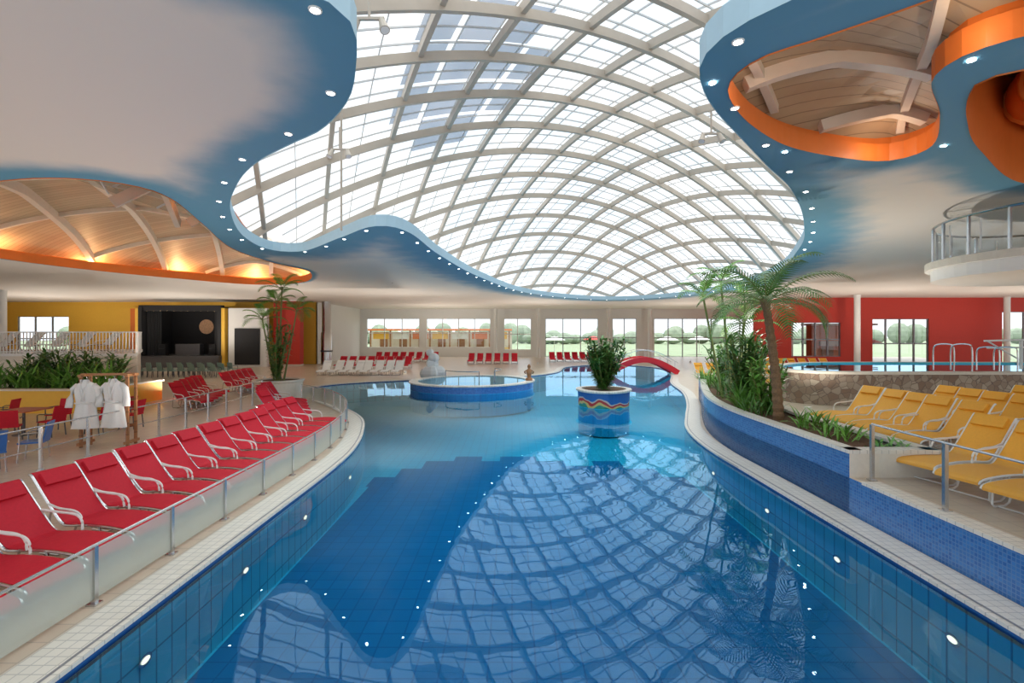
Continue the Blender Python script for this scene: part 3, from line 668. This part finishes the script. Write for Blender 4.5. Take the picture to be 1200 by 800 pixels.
def table(name, x, y, top, w=.8):
    b = MB(); b.box((0, 0, .73), (w, w, .04), top); b.tube([(0, 0, .02), (0, 0, .72)], .035, 'darksteel', 8); b.lathe([(.26, 0), (.26, .02), (.05, .05)], (0, 0, 0), 'darksteel', 16); b.box((0, 0, .69), (.4, .4, .04), 'darksteel'); return b.obj(name, (x, y, 0))
table('cafe_table', -12.1, 11.1, 'blueplastic', .8); table('cafe_table', -14.4, 14.6, 'tabletop', .9); table('cafe_table', -17.2, 15.2, 'tabletop', .9)
chair('blue_chair', 'blueplastic', 'steel', [(-11.2, 10.6, 0, 2.6), (-11.3, 11.7, 0, 3.6), (-12.9, 10.8, 0, .2), (-12.1, 10.1, 0, 1.6)])
chair('red_chair', 'red', 'darksteel', [(-13.4, 14.4, 0, 3.1), (-13.8, 13.6, 0, 2.2), (-14.7, 13.5, 0, 1.5), (-15.4, 14.9, 0, 0), (-14.3, 15.6, 0, -1.6), (-16.4, 14.2, 0, 2.5), (-17.3, 14.1, 0, 1.5), (-16.1, 15.7, 0, 3.4), (-12.4, 14.6, 0, 3.6), (-12.9, 16.5, 0, 2.8), (-18.3, 15.1, 0, 0), (-12.0, 15.6, 0, 3.2), (-15.2, 12.6, 0, 1.2)])
chair('sage_green_chair', 'teal', 'darksteel', [(-26.5+i*.72, 33.5+j*1.0, 0, math.radians(75)) for i in range(10) for j in range(3)])
b = MB()
for x in (-.55, .55):
    b.box((x, -.18, .95), (.06, .06, 1.9), 'rackwood'); b.box((x, .18, .95), (.06, .06, 1.9), 'rackwood'); b.box((x, 0, 1.88), (.08, .5, .06), 'rackwood'); b.box((x, 0, .1), (.07, .6, .07), 'rackwood')
b.box((0, 0, 1.9), (1.3, .1, .06), 'rackwood'); b.box((0, .18, .5), (1.1, .03, .08), 'rackwood'); b.box((0, .18, 1.2), (1.1, .03, .08), 'rackwood')
for i in range(5): b.tube([(-.45+i*.22, -.02, 1.84), (-.45+i*.22, -.12, 1.8), (-.45+i*.22, -.14, 1.86)], .01, 'steel', 6)
b.obj('wooden_robe_rack', (-10.75, 13.2, 0), .15)
def robe(x, y, z, r, k='whitefab'):
    b = MB(); n = 24; prof = [(0.06, 0), (.1, -.05), (.22, -.12), (.25, -.3), (.2, -.6), (.24, -.9), (.3, -1.25), (.31, -1.27)]
    vs = []
    for i, (q, zz_) in enumerate(prof):
        for j in range(n):
            a = 2*pi*j/n; f = 1+(.16 if i > 2 else .03)*math.sin(a*5+.4*i)
            vs.append((q*math.cos(a)*f, q*.45*math.sin(a)*f, zz_))
    b.add(vs, [(i*n+j, i*n+(j+1) % n, (i+1)*n+(j+1) % n, (i+1)*n+j) for i in range(len(prof)-1) for j in range(n)], k)
    for s in (-1, 1): b.tube([(s*.18, 0, -.13), (s*.28, 0, -.25), (s*.34, -.03, -.5), (s*.35, -.06, -.72)], .075, k, 10, taper=[.8, 1, 1, 1.15])
    b.tube([(-.2, -.1, -.6), (0, -.14, -.62), (.2, -.1, -.6)], .02, k, 6)
    b.tube([(-.08, -.04, 0), (-.05, -.12, -.25), (.02, -.13, -.55)], .03, k, 6); b.tube([(.08, -.04, 0), (.05, -.12, -.25), (-.02, -.13, -.55)], .03, k, 6)
    return b.obj('bathrobe', (x, y, z), r, smooth=True)
robe(-11.15, 12.95, 1.78, .2); robe(-10.45, 13.0, 1.8, .05)
b = MB(); b.box((-18.5, 18.6, .42), (5.2, .3, .84), 'yellowwall'); b.box((-18.5, 18.6, .87), (5.3, .4, .06), 'cream'); b.box((-15.95, 20.4, .42), (.3, 3.9, .84), 'yellowwall'); b.box((-15.95, 20.4, .87), (.4, 4.0, .06), 'cream'); b.box((-18.5, 20.5, .7), (5, 3.6, .1), 'soil'); b.obj('yellow_planter')
for i in range(7): bush('grassy_bush', (-20.5+i*.72, 19.6+(i % 2)*.6, .75), 70, 1.5, .5, 'leaf' if i % 2 else 'leaf2', .09)
for i in range(4): shrub('ficus_shrub', (-20.4+i*1.1, 21.2, .75), 1.5, .8, 14, 'leaf', .38, .13, 28, .1)
def poly_platform():
    b = MB(); P = [(-31.8, 23.9), (-18.1, 23.9), (-22.5, 30), (-31.8, 30)]
    b.wallpath(P, 0, 1.9, 'cream', True); b.wallpath(offset(P, .1), 1.88, 2.02, 'white', True); b.poly(offset(P, .1), 2.02, 'deck'); b.poly(offset(P, .1), 1.88, 'white'); b.obj('raised_seating_platform')
poly_platform()
b = MB(); path = [(-31.8, 23.95), (-18.15, 23.95), (-22.4, 29.9)]
P = resample(path, .16, False)
for p in P: b.box((p[0], p[1], 2.52), (.035, .035, 1.0), 'white')
b.rect([(p[0], p[1], 3.04) for p in P], .08, .06, 'white'); b.rect([(p[0], p[1], 2.1) for p in P], .06, .05, 'white'); b.obj('white_baluster_railing')
place('white_deck_chair', 'whitefab', 'rackwood', [(-30.5+i*1.4, 25.5, 2.02, math.radians(80)) for i in range(7)])
b = MB(); b.box((-29.3, 45.4, .5), (7.4, 4.4, 1.0), 'darksteel'); b.box((-29.3, 47.6, 3.1), (7.4, .2, 4.4), 'black')
for s in (-1, 1):
    b.box((-29.3+s*3.5, 45.6, 3.1), (.3, 4, 4.4), 'black')
    b.box((-29.3+s*3.8, 43.9, 2.6), (.3, .5, 5.2), 'yellowwall')
    for j in range(7): b.tube([(-29.3+s*(3.2-j*.12), 44.2+j*.1, 1.0), (-29.3+s*(3.2-j*.12), 44.2+j*.1, 5.2)], .08, 'black', 8)
b.box((-29.3, 43.9, 5.2), (7.4, .35, .5), 'black')
for i in range(11): b.disc((-29.3-3+i*.6, 43.75, 4.93), .05, 'warm', 8)
n = 20; b.add([(-29.3+.7*math.cos(2*pi*j/n), 47.45, 3.6+.7*math.sin(2*pi*j/n)) for j in range(n)], [tuple(range(n))], 'screen')
for x in (-31.5, -27.0): b.box((x, 44.8, 1.5), (.6, .5, 1.0), 'black'); b.lathe([(.2, 0), (.2, .02)], (x, 44.5, 1.6), 'darksteel', 12)
b.box((-29.3, 45, 1.5), (2.2, .6, 1.0), 'darksteel'); b.obj('stage')
b = MB(); b.box((-23.4, 44, 2.6), (3.4, .4, 5.2), 'white'); b.box((-23.4, 43.75, 1.8), (2.2, .12, 3.2), 'black'); b.obj('projection_wall')
b = MB(); b.box((-35, 47.6, 2.7), (3.2, .3, 5.3), 'orange'); b.box((-35, 47.4, 1.6), (1.6, .1, 3), 'rackwood'); b.obj('door_1')

# ---------------------------------------------------------------- balcony right
b = MB(); cx, cy, RB = 12.7, 11.0, 2.6; circ = [(cx+RB*math.cos(t), cy+RB*math.sin(t)) for t in np.linspace(0, 2*pi, 49)[:-1]]
b.poly(circ[::-1], 4.28, 'white'); b.poly(circ, 4.7, 'deck'); b.wallpath(circ, 4.28, 4.55, 'white', True); b.ribbon(circ, offset(circ, .12), 4.55, 4.55, 'white', True); b.wallpath(offset(circ, .12), 4.55, 4.72, 'cream', True); b.ribbon(circ, offset(circ, .12), 4.72, 4.72, 'cream', True)
b.lathe([(.28, .6), (.28, 4.3)], (cx+1.9, cy+1.2, 0), 'white', 20)
rail = [(cx+(RB-.05)*math.cos(t), cy+(RB-.05)*math.sin(t)) for t in np.linspace(0, 2*pi, 61)[:-1]]
b.wallpath(rail, 4.78, 5.55, 'glass', True); b.tube([(p[0], p[1], 5.62) for p in rail], .03, 'steel', 8, True)
for p in rail[::3]: b.box((p[0], p[1], 5.15), (.05, .05, .9), 'steel')
for p in rail[1::3]: b.tube([(p[0], p[1], 4.8), (p[0], p[1], 5.5)], .02, 'white', 5)
b.obj('round_balcony')
sp = catmull([(10.6, 9.6, 7.3), (9.6, 9.0, 7.3), (9.0, 8.2, 7.2), (9.0, 7.3, 7.05), (9.8, 6.6, 6.95), (10.8, 6.6, 6.85)], False, 8)
b = MB(); b.tube(sp, .45, 'slide', 18)
for i in range(0, len(sp), 8): b.sweep([sp[i], tuple(Vector(sp[i])+(Vector(sp[min(len(sp)-1, i+1)])-Vector(sp[i-1 if i else 0])).normalized()*.07)], [(.5*math.cos(2*pi*j/18), .5*math.sin(2*pi*j/18)) for j in range(18)], 'orange')
b.obj('orange_water_slide', smooth=True)

def spots(x, y, z, n=2):
    b = MB(); b.tube([(0, 0, .4), (0, 0, 0)], .015, 'beam', 6); b.rect([(-.16, 0, 0), (.16, 0, 0)], .03, .03, 'beam')
    for i in range(n):
        xx = -.14+i*.28/max(1, n-1); p0 = Vector((xx, 0, -.04)); d = Vector((xx*1.2, -.2, -.5)).normalized()
        b.tube([p0-d*.04, p0+d*.12], .05, 'beam', 10, taper=[.7, 1.1]); b.tube([p0+d*.115, p0+d*.122], .045, 'whitefab', 10)
    return b.obj('spotlight_cluster', (x, y, z))
spots(-1.5, 5.2, 6.3); spots(-3.1, 8.9, 6.3); spots(3.3, 8.2, 6.3)
b = MB(); b.tube([(0, 0, 0), (0, 0, -4.6)], .035, 'beam', 8); b.box((0, 0, -.1), (.2, .2, .2), 'steel'); b.obj('hanging_roof_strut', (-5.0, 14.5, 10.6))

# ---------------------------------------------------------------- lights
def pt(name, loc, e, c, r=.08):
    l = bpy.data.lights.new(name, 'POINT'); l.energy = e; l.color = c; l.shadow_soft_size = r; o = bpy.data.objects.new(name, l); S.collection.objects.link(o); o.location = loc
for i, p in enumerate(resample(offset(left_o, .35), 4.2)): pt('cove_lamp', (p[0], p[1], 6.2), 95, (1, .58, .26), .05)
for p in resample(offset(right_o, -.35), 4.0): pt('cove_lamp', (p[0], p[1], 6.12), 7, (1, .78, .56), .03)
def fill_uplight(x, y, z, e):  # added upward fill light in an invented housing, to brighten the ceiling
    b = MB(); b.lathe([(.09, 0), (.1, .18), (.08, .18), (.07, .1), (.001, .1)], (0, 0, 0), 'white', 16); o = b.obj('added_fill_housing', (x, y, z))
    l = bpy.data.lights.new('added_fill_spot', 'SPOT'); l.energy = e; l.color = (1, .92, .82); l.shadow_soft_size = .05; l.spot_size = math.radians(165); l.spot_blend = .6
    q = bpy.data.objects.new('added_fill_spot', l); S.collection.objects.link(q); q.parent = o; q.location = (0, 0, .2); q.rotation_euler = (pi, 0, 0)
for (x, y, z, e) in ((-7.6, 4.5, 0, 70), (-7.8, 9.0, 0, 150), (-8.2, 13.5, 0, 330), (-15, 23, 0, 600), (-16, 32, 0, 700), (-8, 37, 0, 800), (2.5, 48, 0, 900), (-27, 39.5, 0, 1100), (-38, 40, 0, 1100), (16, 34, 0, 800), (26, 34, 0, 850), (36, 34, 0, 850), (8.9, 14.9, .6, 620), (18, 50, 0, 900), (-24, 14, 0, 600), (-8, 54, 0, 900)):
    fill_uplight(x, y, z, e)
sl = bpy.data.lights.new('diffuse_sun', 'SUN'); sl.energy = 3.7; sl.angle = math.radians(80); sl.color = (1, .95, .88); so = bpy.data.objects.new('diffuse_sun', sl); S.collection.objects.link(so); so.location = (0, 0, 40); so.rotation_euler = (math.radians(-12), math.radians(8), 0)
w = bpy.data.worlds.new('overcast_sky'); S.world = w; w.use_nodes = True; nt = w.node_tree; bg = nt.nodes['Background']
tc = nt.nodes.new('ShaderNodeTexCoord'); n = nt.nodes.new('ShaderNodeTexNoise'); n.inputs['Scale'].default_value = 2.5; n.inputs['Detail'].default_value = 4
nt.links.new(tc.outputs['Generated'], n.inputs['Vector'])
r = nt.nodes.new('ShaderNodeValToRGB'); r.color_ramp.elements[0].position = .35; r.color_ramp.elements[0].color = (.82, .89, 1, 1); r.color_ramp.elements[1].position = .65; r.color_ramp.elements[1].color = (1, 1, 1, 1)
nt.links.new(n.outputs['Fac'], r.inputs[0]); nt.links.new(r.outputs[0], bg.inputs[0]); bg.inputs[1].default_value = 1.5

cam = bpy.data.cameras.new('camera'); co = bpy.data.objects.new('camera', cam); S.collection.objects.link(co); S.camera = co
co.location = (0, 0, 3.0); co.rotation_euler = (pi/2, 0, 0); cam.sensor_width = 36; cam.lens = 17.4; cam.shift_y = -0.0083; cam.clip_end = 1000
S.view_settings.view_transform = 'Standard'; S.view_settings.exposure = 0.05
